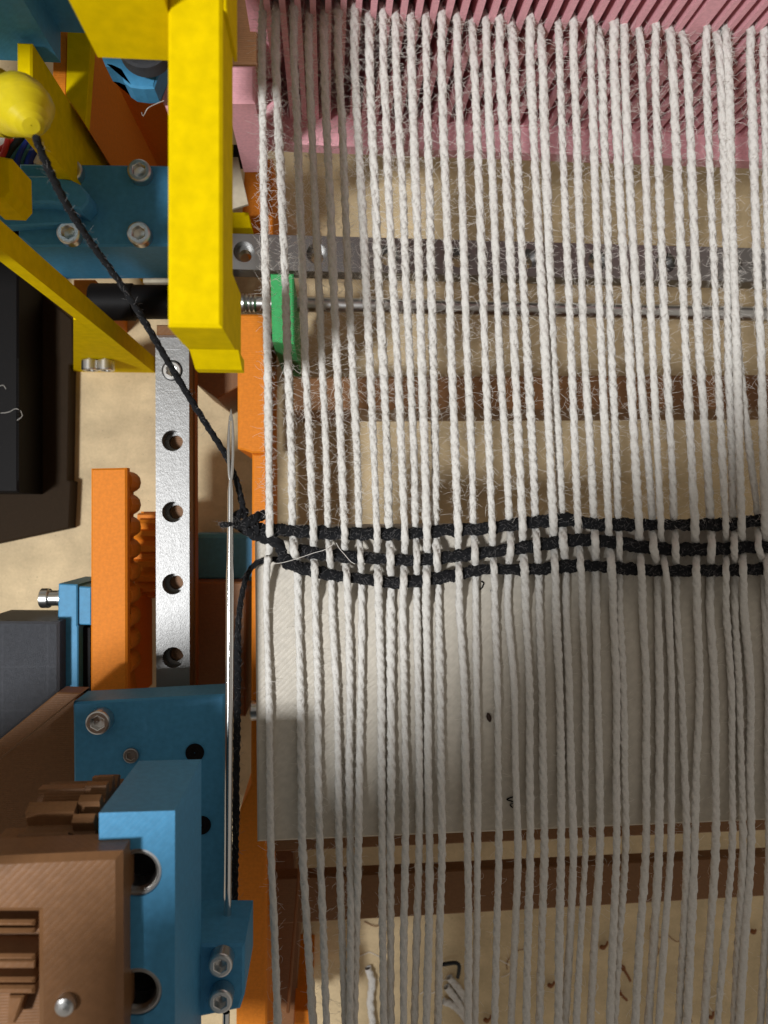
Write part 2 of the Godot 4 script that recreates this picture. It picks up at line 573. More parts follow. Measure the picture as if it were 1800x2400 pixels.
# ---------------------------------------------------------------- upper left
func left_top() -> void:
	# yellow arm with its hook
	var q := P(393, 765, 112)
	var x0 := q.x * 1000.0
	var zf := q.z * 1000.0
	var x1 := X(521, 765, 112)
	var root := thing("yarn_guide", Vector3(x0 * 0.001, Y(136), zf * 0.001), "long bright yellow printed arm reaching down beside the left edge of the threads", "arm")
	var mb := bx(x0, x1, -150, zf, 112, 124, 0.5)
	part(root, "beam", mb, M.yellow)
	var zb := Z(545, 690, 136)
	mb = bx(x0 + 0.05, x1 - 0.05, zb, zf - 0.1, 124, 136, 0.01)
	part(root, "hook", mb, M.yellow)
	var zl := Z(520, 873, 136)
	mb = MB.new()
	for sx in [x0 + 0.3, x1 + 0.5]:
		var a := Vector3(sx, HH - 127.5, zf - 0.05) * 0.001
		var b := Vector3(sx, HH - 133.2, zl) * 0.001
		var c := Vector3(sx, HH - 136.3, zl) * 0.001
		var d := Vector3(sx, HH - 136.3, zf - 0.05) * 0.001
		mb.quad(a, b, c, d, Vector3(-1 if sx < x0 + 1 else 1, 0, 0))
	var e := func(sx: float, d: float, z: float) -> Vector3: return Vector3(sx, HH - d, z) * 0.001
	var xa := x0 + 0.3
	var xb := x1 + 0.5
	mb.quad(e.call(xa, 127.5, zf - 0.05), e.call(xb, 127.5, zf - 0.05), e.call(xb, 133.2, zl), e.call(xa, 133.2, zl), Vector3(0, 1, 1))
	mb.quad(e.call(xa, 133.2, zl), e.call(xb, 133.2, zl), e.call(xb, 136.3, zl), e.call(xa, 136.3, zl), Vector3(0, 0, 1))
	mb.quad(e.call(xa, 136.3, zf - 0.05), e.call(xb, 136.3, zf - 0.05), e.call(xb, 136.3, zl), e.call(xa, 136.3, zl), Vector3(0, -1, 0))
	part(root, "lip", mb, M.yellow)
	mb = bx(x1 + 0.01, x1 + 0.55, -150, Z(537, 140, 125), 112.6, 125.5, 0.2)
	part(root, "side_flange", mb, M.yellow)
	# broad yellow block the arm grows from
	var zz := Z(300, 135, 124)
	mb = bx(X(228, 135, 124), x0 - 0.02, -140, zz, 97, 124.3, 0.4)
	part(root, "mounting_block", mb, M.yellow)
	# dark blue block in the corner
	var b1 := P(142, 147, 165) * 1000.0
	root = thing("corner_block", Vector3(b1.x * 0.001, Y(165), b1.z * 0.001), "dark blue printed block filling the top left corner", "block")
	mb = bx(b1.x - 60, b1.x, Z(143, 75, 165), b1.z, 80, 165, 0.4)
	part(root, "body", mb, M.blue)
	mb = bx(b1.x - 60, X(203, 75, 165), -150, Z(143, 75, 165) - 0.02, 80, 165, 0.4)
	part(root, "rear_body", mb, M.blue)
	part(root, "ledge", bx(-150, -62, -90, -71, 86, 99, 0.5), M.blue)
	# orange post with a yellow top strip
	var o1 := P(200, 290, 179) * 1000.0
	root = thing("side_post", Vector3(o1.x * 0.001, Y(262), o1.z * 0.001), "tall orange printed post with a yellow strip on top behind the knob", "post")
	part(root, "strip", pz([[158, 73], [216, 75], [200, 292], [154, 224]], 178, 181, 0.2), M.yellow)
	part(root, "orange_edge", pz([[138, 72], [157.5, 73], [153.5, 226], [123, 187], [125, 100]], 179, 185, 0.2), M.orange)
	part(root, "body", pz([[124, 74], [215, 76], [199, 291], [125, 190]], 181.4, 262, 0.2), M.orange)
	var zw := Z(330, 205, 214)
	part(root, "rear_wall", bx(o1.x - 12, X(420, 205, 214), zw - 4, zw, 212, 262, 0.3), M.orange)
	# yellow upright plate, its right face towards us
	var y1 := P(255, 385, 209) * 1000.0
	var y2 := P(140, 383, 171) * 1000.0
	root = thing("guide_post", Vector3(y1.x * 0.001, Y(262), y1.z * 0.001), "shaded yellow upright plate under the blue corner block", "post")
	part(root, "plate", bx(y1.x - 3.0, y1.x, y1.z, y2.z, 156, 262, 0.4), M.yellow)
	# glossy yellow knob from which the black yarn comes
	root = thing("yellow_ball", P(45, 245, 150), "rounded glossy yellow knob with the black yarn leaving its tip", "knob")
	mb = MB.new()
	var c0 := P(42, 246, 134)
	var tip := P(88, 330, 128)
	var ax := (tip - c0).normalized()
	var prof := []
	for k in 19:
		var t := PI - PI * k / 18.0
		if t < 0.75:
			break
		prof.append([0.0055 * sin(t) + 0.00001, 0.0055 * cos(t)])
	prof.append([0.0033, 0.0052])
	prof.append([0.0023, 0.0064])
	prof.append([0.0014, 0.0070])
	prof.append([0.0001, 0.0071])
	mb.lathe(c0, ax, prof, 40)
	var lump := FastNoiseLite.new()
	lump.seed = 4
	lump.frequency = 0.17
	for i in mb.v.size():
		var dv := mb.v[i] - c0
		var mm := dv * 1000.0
		mb.v[i] = c0 + Vector3(dv.x * 1.06, dv.y * 0.9, dv.z * 0.97) * (1.0 + 0.13 * lump.get_noise_3d(mm.x, mm.y, mm.z))
	var knob := part(root, "knob_body", mb, M.yellow_glossy)
	mb = MB.new()
	mb.tube(PackedVector3Array([P(-60, 240, 137), P(10, 243, 136)]), [0.0052, 0.0056], 24)
	part(root, "stem", mb, M.yellow_glossy)
	part(root, "carrier_plate", bx(-140, -63, -72, -44, 126, 132, 0.5), M.yellow)
	# wires
	var W := [
		["red wire rising under the yellow knob", M.wire_red, [[24, 285], [20, 320], [14, 345], [2, 372], [-20, 390]], 0.75],
		["red wire lying crosswise at the left picture edge", M.wire_red, [[-20, 352], [2, 349], [18, 338], [30, 325]], 0.7],
		["black wire leftmost of the slanting ribbon under the knob", M.wire_black, [[62, 300], [46, 325], [26, 352], [10, 378]], 1.05],
		["dull teal wire between the black wire and the blue wire", M.wire_teal, [[68, 306], [54, 325], [36, 355], [22, 385]], 0.8],
		["bright blue wire in the middle of the slanting ribbon", M.wire_blue, [[72, 310], [62, 330], [46, 362], [38, 392]], 0.95],
		["teal wire right of the bright blue wire in the ribbon", M.wire_teal, [[80, 322], [70, 340], [56, 366], [44, 394]], 0.75],
		["dark blue wire rightmost of the slanting ribbon", M.wire_blue, [[92, 332], [82, 350], [70, 375], [64, 400]], 1.1],
		["white wire half hidden between the blue wires", M.wire_white, [[72, 360], [60, 375], [48, 398]], 0.8],
		["white wire right of the ribbon by the blue bracket", M.wire_white, [[100, 350], [94, 366], [84, 386]], 1.2],
		["white cable sheath under the yellow knob at the left edge", M.wire_white, [[-30, 330], [10, 318], [40, 296]], 3.6],
	]
	var k := 0
	for w in W:
		var pts := PackedVector3Array()
		for p in w[2]:
			pts.append(P(p[0], p[1], 197.0 + (8.0 if k == 9 else 0.5 * k)))
		mb = MB.new()
		mb.tube(catmull(pts, 0.001), [w[3] * 0.001], 10)
		solo("wire", mb, w[1], w[0], "wire", "wires under the yellow knob" if k < 9 else "")
		k += 1
	# small yellow block at the left edge
	solo("stop_block", pz([[-40, 358], [26, 370], [28, 452], [12, 470], [-40, 468]], 150, 160, 0.5), M.yellow, "small yellow block at the left edge above the blue bracket", "block")
	# far pieces glimpsed above the orange wall
	solo("gear_plate", pz([[236, 128], [392, 128], [366, 190], [361, 206], [335, 207], [306, 203], [290, 192], [281, 165], [262, 156], [246, 153]], 165, 171, 0.4), M.blue, "light blue printed plate glimpsed behind the yellow block", "plate")
	mb = MB.new()
	mb.lathe(P(333, 92, 158), Vector3.UP, [[0.0, 0.0], [0.0052, 0.0], [0.0057, -0.0005], [0.0057, -0.0040]], 36)
	solo("knob_disc", mb, M.charcoal, "dark grey round disc peeping out under the yellow block", "disc")
	solo("pink_bracket", pz([[343, 150], [395, 130], [395, 262], [386, 246]], 174, 182, 0.3), M.pink, "pink printed bracket beside the left side of the yellow arm", "bracket")
	# a cotton thread end over the orange wall
	mb = MB.new()
	mb.tube(catmull(PackedVector3Array([P(384, 236, 170), P(360, 246, 168), P(345, 255, 167), P(336, 272, 168), P(332, 264, 169)]), 0.0008), [0.00012], 5)
	solo("loose_fibre", mb, M.cotton_fuzz, "curled loose white fibre in front of the orange wall", "fibre")

# ---------------------------------------------------------------- middle left
func left_middle() -> void:
	# blue bracket with four screws
	var root := thing("blue_bracket", P(220, 480, 211), "wide dull blue bracket held by four socket screws", "bracket")
	part(root, "plate", pz([[45, 383], [400, 387], [400, 576], [72, 578], [42, 555]], 186, 211, 0.5), M.blue)
	part(root, "boss", pz([[-40, 410], [125, 411], [160, 418], [188, 432], [206, 452], [208, 470], [190, 492], [160, 480], [110, 474], [-40, 475]], 179, 185.9, 0.5), M.blue)
	part(root, "lower_boss", pz([[-40, 476], [108, 476], [158, 484], [182, 500], [186, 522], [-40, 534]], 183, 185.95, 0.4), M.blue)
	part(root, "slot_plate", pz([[-40, 536], [38, 537], [40, 567], [-40, 566]], 187, 200, 0.2), M.black)
	for s in [[163, 397], [325, 398], [159, 543], [324, 545]]:
		screw(root, P(s[0], s[1], 183.3), Vector3.UP, 0.00285, M.steel, 0.0027, 0.002)
	solo("blue_corner_piece", pz([[88, 600], [150, 655], [150, 690], [88, 640]], 208, 222, 0.3), M.blue, "pale blue corner under the bracket beside the yellow brace", "corner piece")
	solo("cream_strip", pz([[335, 648], [420, 648], [420, 662], [335, 662]], 222, 228, 0.2), M.cream_tape, "narrow cream strip below the blue bracket", "strip")
	# black coupling tube
	var mb := MB.new()
	var ty := 708.0
	mb.lathe(P(215, ty, 221), (P(420, ty, 221) - P(215, ty, 221)).normalized(), [[0.0001, 0.0], [0.0048, 0.0], [0.0053, 0.0005], [0.0053, 0.012], [0.0049, 0.0123], [0.0049, 0.0238], [0.0053, 0.024], [0.0053, 0.042], [0.0001, 0.042]], 36)
	solo("shaft_coupling", mb, M.black, "black round coupling under the blue bracket behind the arm", "coupling")
	solo("orange_stub", pz([[172, 655], [222, 655], [222, 712], [172, 705]], 226, 262, 0.3), M.orange, "shaded orange foot between the yellow brace and the coupling", "foot")
	# yellow brace standing on the table
	var a := P(363, 874, 262) * 1000.0
	root = thing("yellow_brace", Vector3(a.x * 0.001, 0, a.z * 0.001), "yellow upright brace beside the black motor, two screws in its face", "brace")
	var zb := Z(363, 838, 262)
	part(root, "plate", bx(a.x - 3.0, a.x, zb, a.z, 120, 262, 0.4), M.yellow)
	var gl0 := P(172, 874, 262)
	var gl1 := P(172, 752, 191)
	var g := [Vector2(gl0.x, Y(262)), Vector2(a.x * 0.001 - 0.00305, Y(262)), Vector2(a.x * 0.001 - 0.00305, Y(191)), Vector2(gl1.x, Y(191))]
	mb = MB.new()
	var zg1 := a.z * 0.001
	var zg0 := zg1 - 0.0016
	for i in 4:
		var j := (i + 1) % 4
		var o: Vector2 = g[i] + g[j] - (g[0] + g[1] + g[2] + g[3]) / 2.0
		mb.quad(Vector3(g[i].x, g[i].y, zg0), Vector3(g[j].x, g[j].y, zg0), Vector3(g[j].x, g[j].y, zg1), Vector3(g[i].x, g[i].y, zg1), Vector3(o.x, o.y, 0))
	for z in [zg0, zg1]:
		mb.quad(Vector3(g[0].x, g[0].y, z), Vector3(g[1].x, g[1].y, z), Vector3(g[2].x, g[2].y, z), Vector3(g[3].x, g[3].y, z), Vector3(0, 0, 1 if z == zg1 else -1))
	part(root, "gusset", mb, M.yellow)
	for s in [[212, 862, 240], [248, 880, 240]]:
		screw(root, Vector3(P(s[0], s[1], s[2]).x, P(s[0], s[1], s[2]).y, a.z * 0.001 + 0.0036), Vector3(0, 0, 1), 0.0027, M.steel, 0.0032, 0.002)
	# black motor
	root = thing("black_motor", P(60, 1000, 185), "black motor case at the left edge below the yellow brace", "motor")
	var m0 := P(43, 795, 236) * 1000.0
	var m1 := P(41, 1155, 236) * 1000.0
	part(root, "case", bx(m0.x - 40, m0.x, m0.z - 34, m1.z, 236, 262, 0.6), M.black)
	part(root, "side_plate", pz([[-40, 590], [36, 636], [170, 749], [172, 851], [163, 856], [159, 1125], [167, 1128], [162, 1238], [-40, 1281]], 255.5, 262, 0.4), M.black_wall)
	var rib := MB.new()
	for k in 40:
		var z0 := m0.z + 6.0 + k * 0.95
		if z0 < m1.z - 0.6:
			rib.box(Vector3(m0.x - 0.25, HH - 236.5, z0) * 0.001, Vector3(m0.x + 0.18, HH - 235.85, z0 + 0.5) * 0.001, 0.00003)
	part(root, "edge_ribs", rib, M.black).set_meta("kind", "stuff")
	for f in [[[2, 968], [20, 966], [36, 958], [44, 960]], [[-2, 905], [8, 903], [14, 912]], [[40, 985], [52, 975], [48, 962]]]:
		var pts := PackedVector3Array()
		for p in f:
			pts.append(P(p[0], p[1], 235.6))
		mb = MB.new()
		mb.tube(catmull(pts, 0.0008), [0.00006], 4)
		solo("loose_fibre", mb, M.cotton_fuzz, ["long pale fibre on the black motor", "short curled fibre on the black motor near the edge", "bent fibre across the ribbed edge of the black motor"][used["loose_fibre"] - 1], "fibre")
	# steel rail standing upright in the picture
	root = thing("linear_rail", P(405, 1200, 212), "bright steel linear rail with a row of round holes, left of the needle", "rail")
	mb = MB.new()
	var ra := P(403.5, 786, 206)
	var rb := P(405.5, 1618, 206)
	var L := ra.distance_to(rb)
	var hs := []
	for y in [868, 1033, 1200, 1369, 1541]:
		hs.append(P(404, y, 206).distance_to(P(404, 786, 206)))
	bar_holes(mb, ra, rb, 0.0045, 0.0065, hs, 0.00285, 0.0050, 0.00195)
	part(root, "rail_body", mb, M.rail_steel)
	screw(root, P(402, 868, 206.3), Vector3.UP, 0.00265, M.steel, 0.0028, 0.002)
	part(root, "groove", pz([[438, 786], [444.5, 786], [448, 1617], [441, 1617]], 208.3, 210, 0.05), M.dark_steel)
	solo("rail_support", pz([[372, 786], [457, 786], [459, 1617], [374, 1617]], 212.6, 217, 0.1), M.brown_plain, "brown strip carrying the steel rail", "strip")
	solo("rail_stop", pz([[367, 761], [455, 761], [455, 785], [367, 785]], 203, 217, 0.3), M.brown, "small brown stop capping the top of the steel rail", "stop")
	# brown foot under the yellow hook
	solo("brown_wedge", pz([[470, 840], [560, 840], [560, 905], [509, 935], [458, 898], [458, 860]], 226, 262, 0.3), M.brown_plain, "dark brown pointed foot on the table under the yellow hook", "foot")
	# orange rack and pinion
	root = thing("orange_rack", P(255, 1350, 210), "orange toothed rack standing between the black motor and the rail", "rack")
	part(root, "bar", pz([[213, 1098], [297, 1096], [298, 1660], [212, 1660]], 197, 200, 0.5), M.orange)
	var teeth := []
	var xr := X(297, 1200, 197)
	var poly := PackedVector2Array()
	var zt := Z(297, 1097, 197)
	var ze := Z(297, 1640, 200)
	poly.append(Vector2(X(214, 1098, 197), zt + 0.6))
	var zc := zt + 0.5
	while zc < ze - 7.0:
		for s in [[0.0, -1.2], [0.5, -0.3], [1.4, 0.5], [2.9, 0.8], [4.3, 0.45], [5.0, -0.3], [5.5, -1.2]]:
			poly.append(Vector2(xr - 0.1 + s[1] * 1.0, zc + s[0]))
		zc += 6.1
	poly.append(Vector2(xr - 0.2, ze))
	poly.append(Vector2(X(214, 1098, 197), ze))
	for i in poly.size():
		poly[i] *= 0.001
	mb = MB.new()
	mb.prism(poly, Y(200.05), Y(209), 0.0001)
	part(root, "teeth", mb, M.orange)
	part(root, "bar_root", pz([[216, 1415], [298, 1412], [299, 1660], [216, 1660]], 209.05, 238, 0.3), M.orange)
	root = thing("orange_pinion", P(345, 1300, 240), "orange pinion with horizontal teeth half hidden under the rail", "gear")
	mb = MB.new()
	gear_x(mb, P(345, 1300, 236), X(316, 1300, 228), X(420, 1300, 228), 13.5, 11.6, 18, 0.3)
	part(root, "gear_body", mb, M.orange)
	# deep blocks right of the rail
	solo("rear_block", pz([[445, 1252], [625, 1252], [625, 1362], [445, 1362]], 240, 262, 1.2), M.blue, "dark navy block on the table right of the rail", "block")
	solo("brown_spacer", pz([[447, 1364], [575, 1364], [575, 1680], [447, 1680]], 230, 262, 0.5), M.brown_plain, "shaded brown block on the table between rail and needle", "block")

# gear with its axis along x
func gear_x(mb: MB, c: Vector3, x0: float, x1: float, R: float, r: float, teeth: int, ph: float) -> void:
	var ring := []
	for k in teeth:
		for s in [[0.0, r], [0.28, r], [0.40, R], [0.78, R], [0.92, r]]:
			var an: float = ph + TAU * (k + s[0]) / teeth
			ring.append(Vector2(cos(an), sin(an)) * s[1] * 0.001)
	var n := ring.size()
	for i in n:
		var a: Vector2 = ring[i]
		var b: Vector2 = ring[(i + 1) % n]
		var o := Vector3(0, a.x + b.x, a.y + b.y)
		var e := (b - a).normalized()
		var w := Vector3(0, e.y, -e.x)
		if w.dot(o) < 0.0:
			w = -w
		var A0 := Vector3(x0 * 0.001, c.y + a.x, c.z + a.y)
		var B0 := Vector3(x0 * 0.001, c.y + b.x, c.z + b.y)
		var dx := Vector3((x1 - x0) * 0.001, 0, 0)
		mb.quad(A0, B0, B0 + dx, A0 + dx, w)
		mb.tri(A0, B0, Vector3(x0 * 0.001, c.y, c.z), Vector3.LEFT)
		mb.tri(A0 + dx, B0 + dx, Vector3(x1 * 0.001, c.y, c.z), Vector3.RIGHT)

# ---------------------------------------------------------------- lower left
func left_bottom() -> void:
	var mb: MB
	solo("charcoal_motor", pz([[-60, 1456], [138, 1457], [138, 1618], [-60, 1786]], 195, 217, 0.6), M.charcoal, "charcoal motor with a grainy top at the lower left edge", "motor")
	var root := thing("blue_mount", P(170, 1450, 205), "light blue L-shaped mount left of the orange rack", "mount")
	part(root, "bracket", pz([[137, 1368], [181, 1370], [181, 1466], [183, 1468], [183, 1660], [131, 1660]], 200, 222, 0.3), M.blue)
	part(root, "side_plate", pz([[181.6, 1374], [214, 1376], [214, 1465], [181.6, 1464]], 201, 222, 0.3), M.blue)
	part(root, "inset", pz([[184, 1469], [214, 1469], [214, 1660], [184, 1660]], 204, 222, 0.3), M.black)
	mb = MB.new()
	var sc := P(96, 1402, 209)
	mb.lathe(sc, Vector3.RIGHT, [[0.0, 0.001], [0.0011, 0.001], [0.0013, 0.0], [0.0024, 0.0], [0.0027, 0.0003], [0.0027, 0.0022], [0.0026, 0.0024], [0.0021, 0.0024], [0.0021, 0.0048], [0.0024, 0.0049], [0.0024, 0.0056]], 30)
	part(root, "screw", mb, M.steel)
	# brown housing behind
	root = thing("brown_housing", P(80, 1700, 230), "dark brown housing with a slanting rim below the charcoal motor", "housing")
	part(root, "rim", pz([[-60, 1782], [134, 1623], [190, 1625], [-60, 1828]], 172, 178, 0.3), M.brown_plain)
	part(root, "body", pz([[-60, 1790], [139, 1622], [178, 1640], [178, 2050], [-60, 2050]], 197, 225, 0.4), M.brown_plain)
	# blue carriage plate
	root = thing("carriage_plate", P(350, 1850, 187), "dark blue carriage plate left of the needle with screw holes", "plate")
	part(root, "plate", pz([[171, 1646], [526, 1627], [531, 2160], [176, 2160]], 176, 187, 0.5), M.blue)
	screw(root, P(228, 1695, 172.5), Vector3.UP, 0.0028, M.steel, 0.0035, 0.001)
	screw(root, P(306, 1772, 175.2), Vector3.UP, 0.0018, M.dark_steel, 0.0006, 0.0001)
	for h in [[456, 1765, 0.0022], [472, 1935, 0.0022]]:
		mb = MB.new()
		mb.lathe(P(h[0], h[1], 175.7), Vector3.UP, [[0.0001, -0.0002], [h[2] * 0.4, -0.0002], [h[2] * 0.5, 0.0], [h[2] * 0.95, 0.0001], [h[2], -0.0004]], 28)
		part(root, "bolt", mb, M.black)
	# light blue bearing block
	root = thing("bearing_block", P(330, 2200, 145), "light blue block with two steel bearings beside the brown gearbox", "block")
	mb = MB.new()
	var c0 := P(232, 1905, 125)
	var c1 := P(410, 1902, 125)
	var hw := (c1.x - c0.x) / 2.0
	var a := Vector3((c0.x + c1.x) / 2, c0.y, c0.z)
	var b := Vector3(a.x, a.y, P(320, 2900, 125).z)
	var h1 := P(318, 2046, 125)
	var h2 := P(316, 2326, 125)
	bar_holes(mb, a, b, hw, 0.0255, [h1.z - a.z, h2.z - a.z], 0.0040, 0.006, 0.0)
	part(root, "body", mb, M.blue)
	for h in [h1, h2]:
		mb = MB.new()
		mb.lathe(Vector3(a.x, h.y, h.z), Vector3.UP, [[0.0027, -0.0050], [0.0028, -0.0012], [0.0031, -0.0005], [0.0033, -0.0009], [0.0035, -0.0003], [0.00385, -0.0003], [0.00398, -0.0006], [0.00398, -0.004]], 36)
		part(root, "bearing", mb, M.steel)
		mb = MB.new()
		mb.lathe(Vector3(a.x, h.y, h.z), Vector3.UP, [[0.00001, -0.0046], [0.0029, -0.0046]], 30)
		part(root, "bore", mb, M.black)
	# needle clamp
	root = thing("needle_clamp", P(505, 2290, 170), "blue clamp holding the needle with two socket screws", "clamp")
	part(root, "body", pz([[434, 2214], [573, 2214], [573, 2332], [562, 2366], [434, 2392]], 150, 167, 0.5), M.blue)
	for s in [[516, 2265], [516, 2350]]:
		screw(root, P(s[0], s[1], 146.5), Vector3.UP, 0.00235, M.steel, 0.0033, 0.0005)
	# brown gearbox
	root = thing("brown_gearbox", P(150, 2200, 112), "brown printed gearbox nearest the camera in the lower left corner", "gearbox")
	part(root, "cover", pz([[-60, 2014], [285, 1999], [288, 3000], [88, 3000], [86, 2142], [-60, 2142]], 120, 127.5, 1.0), M.gearbox_brown)
	part(root, "body", pz([[-60, 2016], [284, 2001], [287, 3000], [-60, 3000]], 127.55, 140, 0.2), M.brown_plain)
	for t in [[2158, 2172, 121.5], [2178, 2190, 122.5], [2238, 2252, 122.0], [2293, 2306, 122.0], [2312, 2332, 123.0]]:
		part(root, "tooth", pz([[-60, t[0]], [80, t[0]], [80, t[1]], [-60, t[1]]], t[2], 127.5, 0.4), M.gearbox_brown)
	part(root, "rack_bed", pz([[-60, 2252], [82, 2252], [82, 2310], [-60, 2310]], 124.5, 127.5, 0.2), M.gearbox_brown)
	part(root, "spoke", pz([[20, 2335], [56, 2335], [34, 2400], [16, 2400]], 124.0, 127.5, 0.3), M.gearbox_brown)
	mb = MB.new()
	mb.lathe(P(150, 2362, 118.6), Vector3.UP, [[0.0001, 0.0003], [0.0009, 0.00022], [0.0014, 0.0], [0.00155, -0.0006], [0.00155, -0.0014]], 28)
	part(root, "bolt", mb, M.steel)
	# overhanging cover outside the picture that keeps this corner in shade
	root = thing("brown_cover", P(-900, 1800, 262), "brown printed cover on a pillar overhanging the lower left of the loom", "cover")
	mb = MB.new()
	var o := PackedVector2Array()
	for q in [[-170, 74], [-116, 60], [-91, 48], [-64, 46], [-62, 50], [-64, 56], [-76, 60], [-78, 104], [-170, 104]]:
		o.append(Vector2(q[0], q[1]) * 0.001)
	mb.prism(o, Y(80), Y(86), 0.001)
	part(root, "top_plate", mb, M.brown_plain)
	part(root, "pillar", bx(-170, -155, 78, 100, 86.05, 262, 0.5), M.brown_plain)
	# gear behind it
	root = thing("brown_gear", P(120, 1960, 160), "shaded brown gear showing its teeth above the gearbox", "gear")
	mb = MB.new()
	gear_x(mb, P(120, 2015, 140), X(30, 1960, 128), X(150, 1960, 128), 13.5, 10.8, 14, 0.42)
	part(root, "wide_gear", mb, M.brown_plain)
	mb = MB.new()
	gear_x(mb, P(150, 2012, 141), X(152, 1960, 128), X(205, 1940, 128), 14.5, 12.2, 22, 0.1)
	part(root, "narrow_gear", mb, M.brown_plain)

# ---------------------------------------------------------------- frame under the threads
func under_warp() -> void:
	var root := thing("orange_side_rail", P(590, 1500, 262), "long orange side frame running down behind the left edge of the threads", "frame")
	part(root, "upper_plate", pz([[556, 736], [624, 736], [624, 1062], [590, 1062], [575, 1056], [557, 1052]], 199, 240, 0.5), M.orange)
	part(root, "lower_rail", pz([[591, 1063], [626, 1063], [626, 2520], [553, 2520], [556, 1940], [562, 1900], [588, 1842]], 200, 240, 0.5), M.orange)
	# steel rail lying across
	root = thing("cross_rail", P(1100, 588, 212), "dull steel linear rail with round holes lying across behind the threads", "rail")
	var mb := MB.new()
	var a := P(500, 588, 206)
	var b := P(1900, 588, 206)
	b.z = a.z
	var hs := []
	for k in 8:
		hs.append(0.0083 + 0.0200 * k)
	bar_holes(mb, a, b, 0.0049, 0.0065, hs, 0.0029, 0.0034, 0.00175)
	part(root, "rail_body", mb, M.dark_steel)
	# round rod
	mb = MB.new()
	var r0 := P(566, 710, 216)
	mb.lathe(r0, Vector3.RIGHT, [[0.0001, 0.0], [0.0026, 0.0001], [0.0027, 0.0006], [0.0022, 0.0008], [0.0027, 0.0014], [0.0022, 0.0020], [0.0027, 0.0026], [0.0022, 0.0032], [0.0027, 0.0038], [0.0022, 0.0044], [0.0022, 0.19]], 32)
	solo("steel_rod", mb, M.steel, "thin round steel rod crossing behind the threads below the cross rail", "rod")
	# green tab
	solo("green_tab", pz([[634, 641], [688, 641], [690, 806], [638, 800]], 193, 240, 0.4), M.green, "green printed tab behind the second white thread", "tab")
	# bars
	solo("brown_bar", pz([[688, 884], [1900, 878], [1900, 957], [688, 961]], 206, 233, 0.5), M.brown, "brown printed bar crossing behind the threads above the weave", "bar")
	solo("brown_strip", pz([[612, 1950], [1900, 1905], [1900, 1942], [612, 1998]], 204, 216, 0.4), M.brown_plain, "thin dark brown strip showing below the white plate", "strip")
	solo("lower_brown_bar", pz([[640, 2058], [1900, 2000], [1900, 2095], [640, 2168]], 212, 217, 0.5), M.brown_plain, "dark brown bar crossing behind the threads near the bottom", "bar")
	solo("frame_side_block", pz([[628, 1985], [690, 1985], [705, 2190], [690, 2420], [628, 2420]], 232, 262, 0.5), M.brown_plain, "shaded brown block beside the orange frame at the bottom", "block")
	# frame base behind the upper left threads
	solo("orange_floor_block", pz([[575, 372], [640, 372], [640, 548], [565, 548]], 226, 262, 0.4), M.orange, "shaded orange base behind the first white thread near the top", "base")
	solo("masking_tape", pz([[530, 362], [556, 362], [582, 478], [530, 494]], 205, 206, 0.1), M.cream_tape, "dusty cream tape tab right of the yellow arm", "tape")
	solo("black_clip", pz([[528, 338], [556, 338], [562, 360], [528, 360]], 203, 212, 0.2), M.black, "small black clip right of the yellow arm under the pink block", "clip")
	solo("yellow_chip", pz([[528, 497], [582, 497], [590, 534], [528, 534]], 216, 230, 0.2), M.yellow, "shaded yellow foot showing between arm and first thread", "foot")
	# thin brown rod and small things low down
	mb = MB.new()
	mb.tube(PackedVector3Array([P(704, 2010, 205), P(690, 2180, 205), P(675, 2372, 206)]), [0.00045], 8)
	solo("brown_stick", mb, M.scrap, "thin brown stick slanting between the lower left threads", "stick")
	solo("orange_peg", pz([[690, 2368], [732, 2370], [730, 2460], [690, 2460]], 222, 262, 0.3), M.orange, "small orange peg at the bottom behind the second thread", "peg")
	mb = MB.new()
	mb.lathe(P(597, 1665, 196), Vector3.RIGHT, [[0.0001, -0.0012], [0.0020, -0.0012], [0.0026, -0.0008], [0.0026, 0.0008], [0.0026, 0.004]], 28)
	solo("frame_screw", mb, M.steel, "small shiny screw end at the left edge of the white plate", "screw")

# ---------------------------------------------------------------- pink heddle
func heddle() -> void:
	var root := thing("heddle", P(1100, 330, 200), "pink printed heddle whose upright teeth separate the white threads", "heddle")
	var zf := Z(1100, 352, 195)
	var zt := zf - 6.5
	var xl := X(600, 350, 195)
	part(root, "lower_beam", bx(xl, 150, zt - 10, zf, 195, 199.5, 0.4), M.pink)
	part(root, "back_panel", bx(xl + 0.5, 150, zt - 13.0, zt - 10.1, 100, 199, 0.3), M.pink)
	part(root, "end_block", pz([[531, 152], [598, 152], [598, 240], [531, 240]], 165, 198.5, 0.6), M.pink)
	part(root, "end_wall", pz([[520, -60], [604, -60], [604, 150], [520, 150]], 176, 200, 0.3), M.brown_plain)
	var x := X(624, 20, 150)
	var pitch := 3.11
	var k := 0
	while x < 140.0:
		var w := 0.62
		if k == 29:
			x += 0.6
			w = 1.7
		part(root, "tooth", bx(x - w, x + w, zt - 9.0, zt, 104, 195.5, 0.25), M.pink)
		if k == 29:
			x += 0.9
		x += pitch
		k += 1

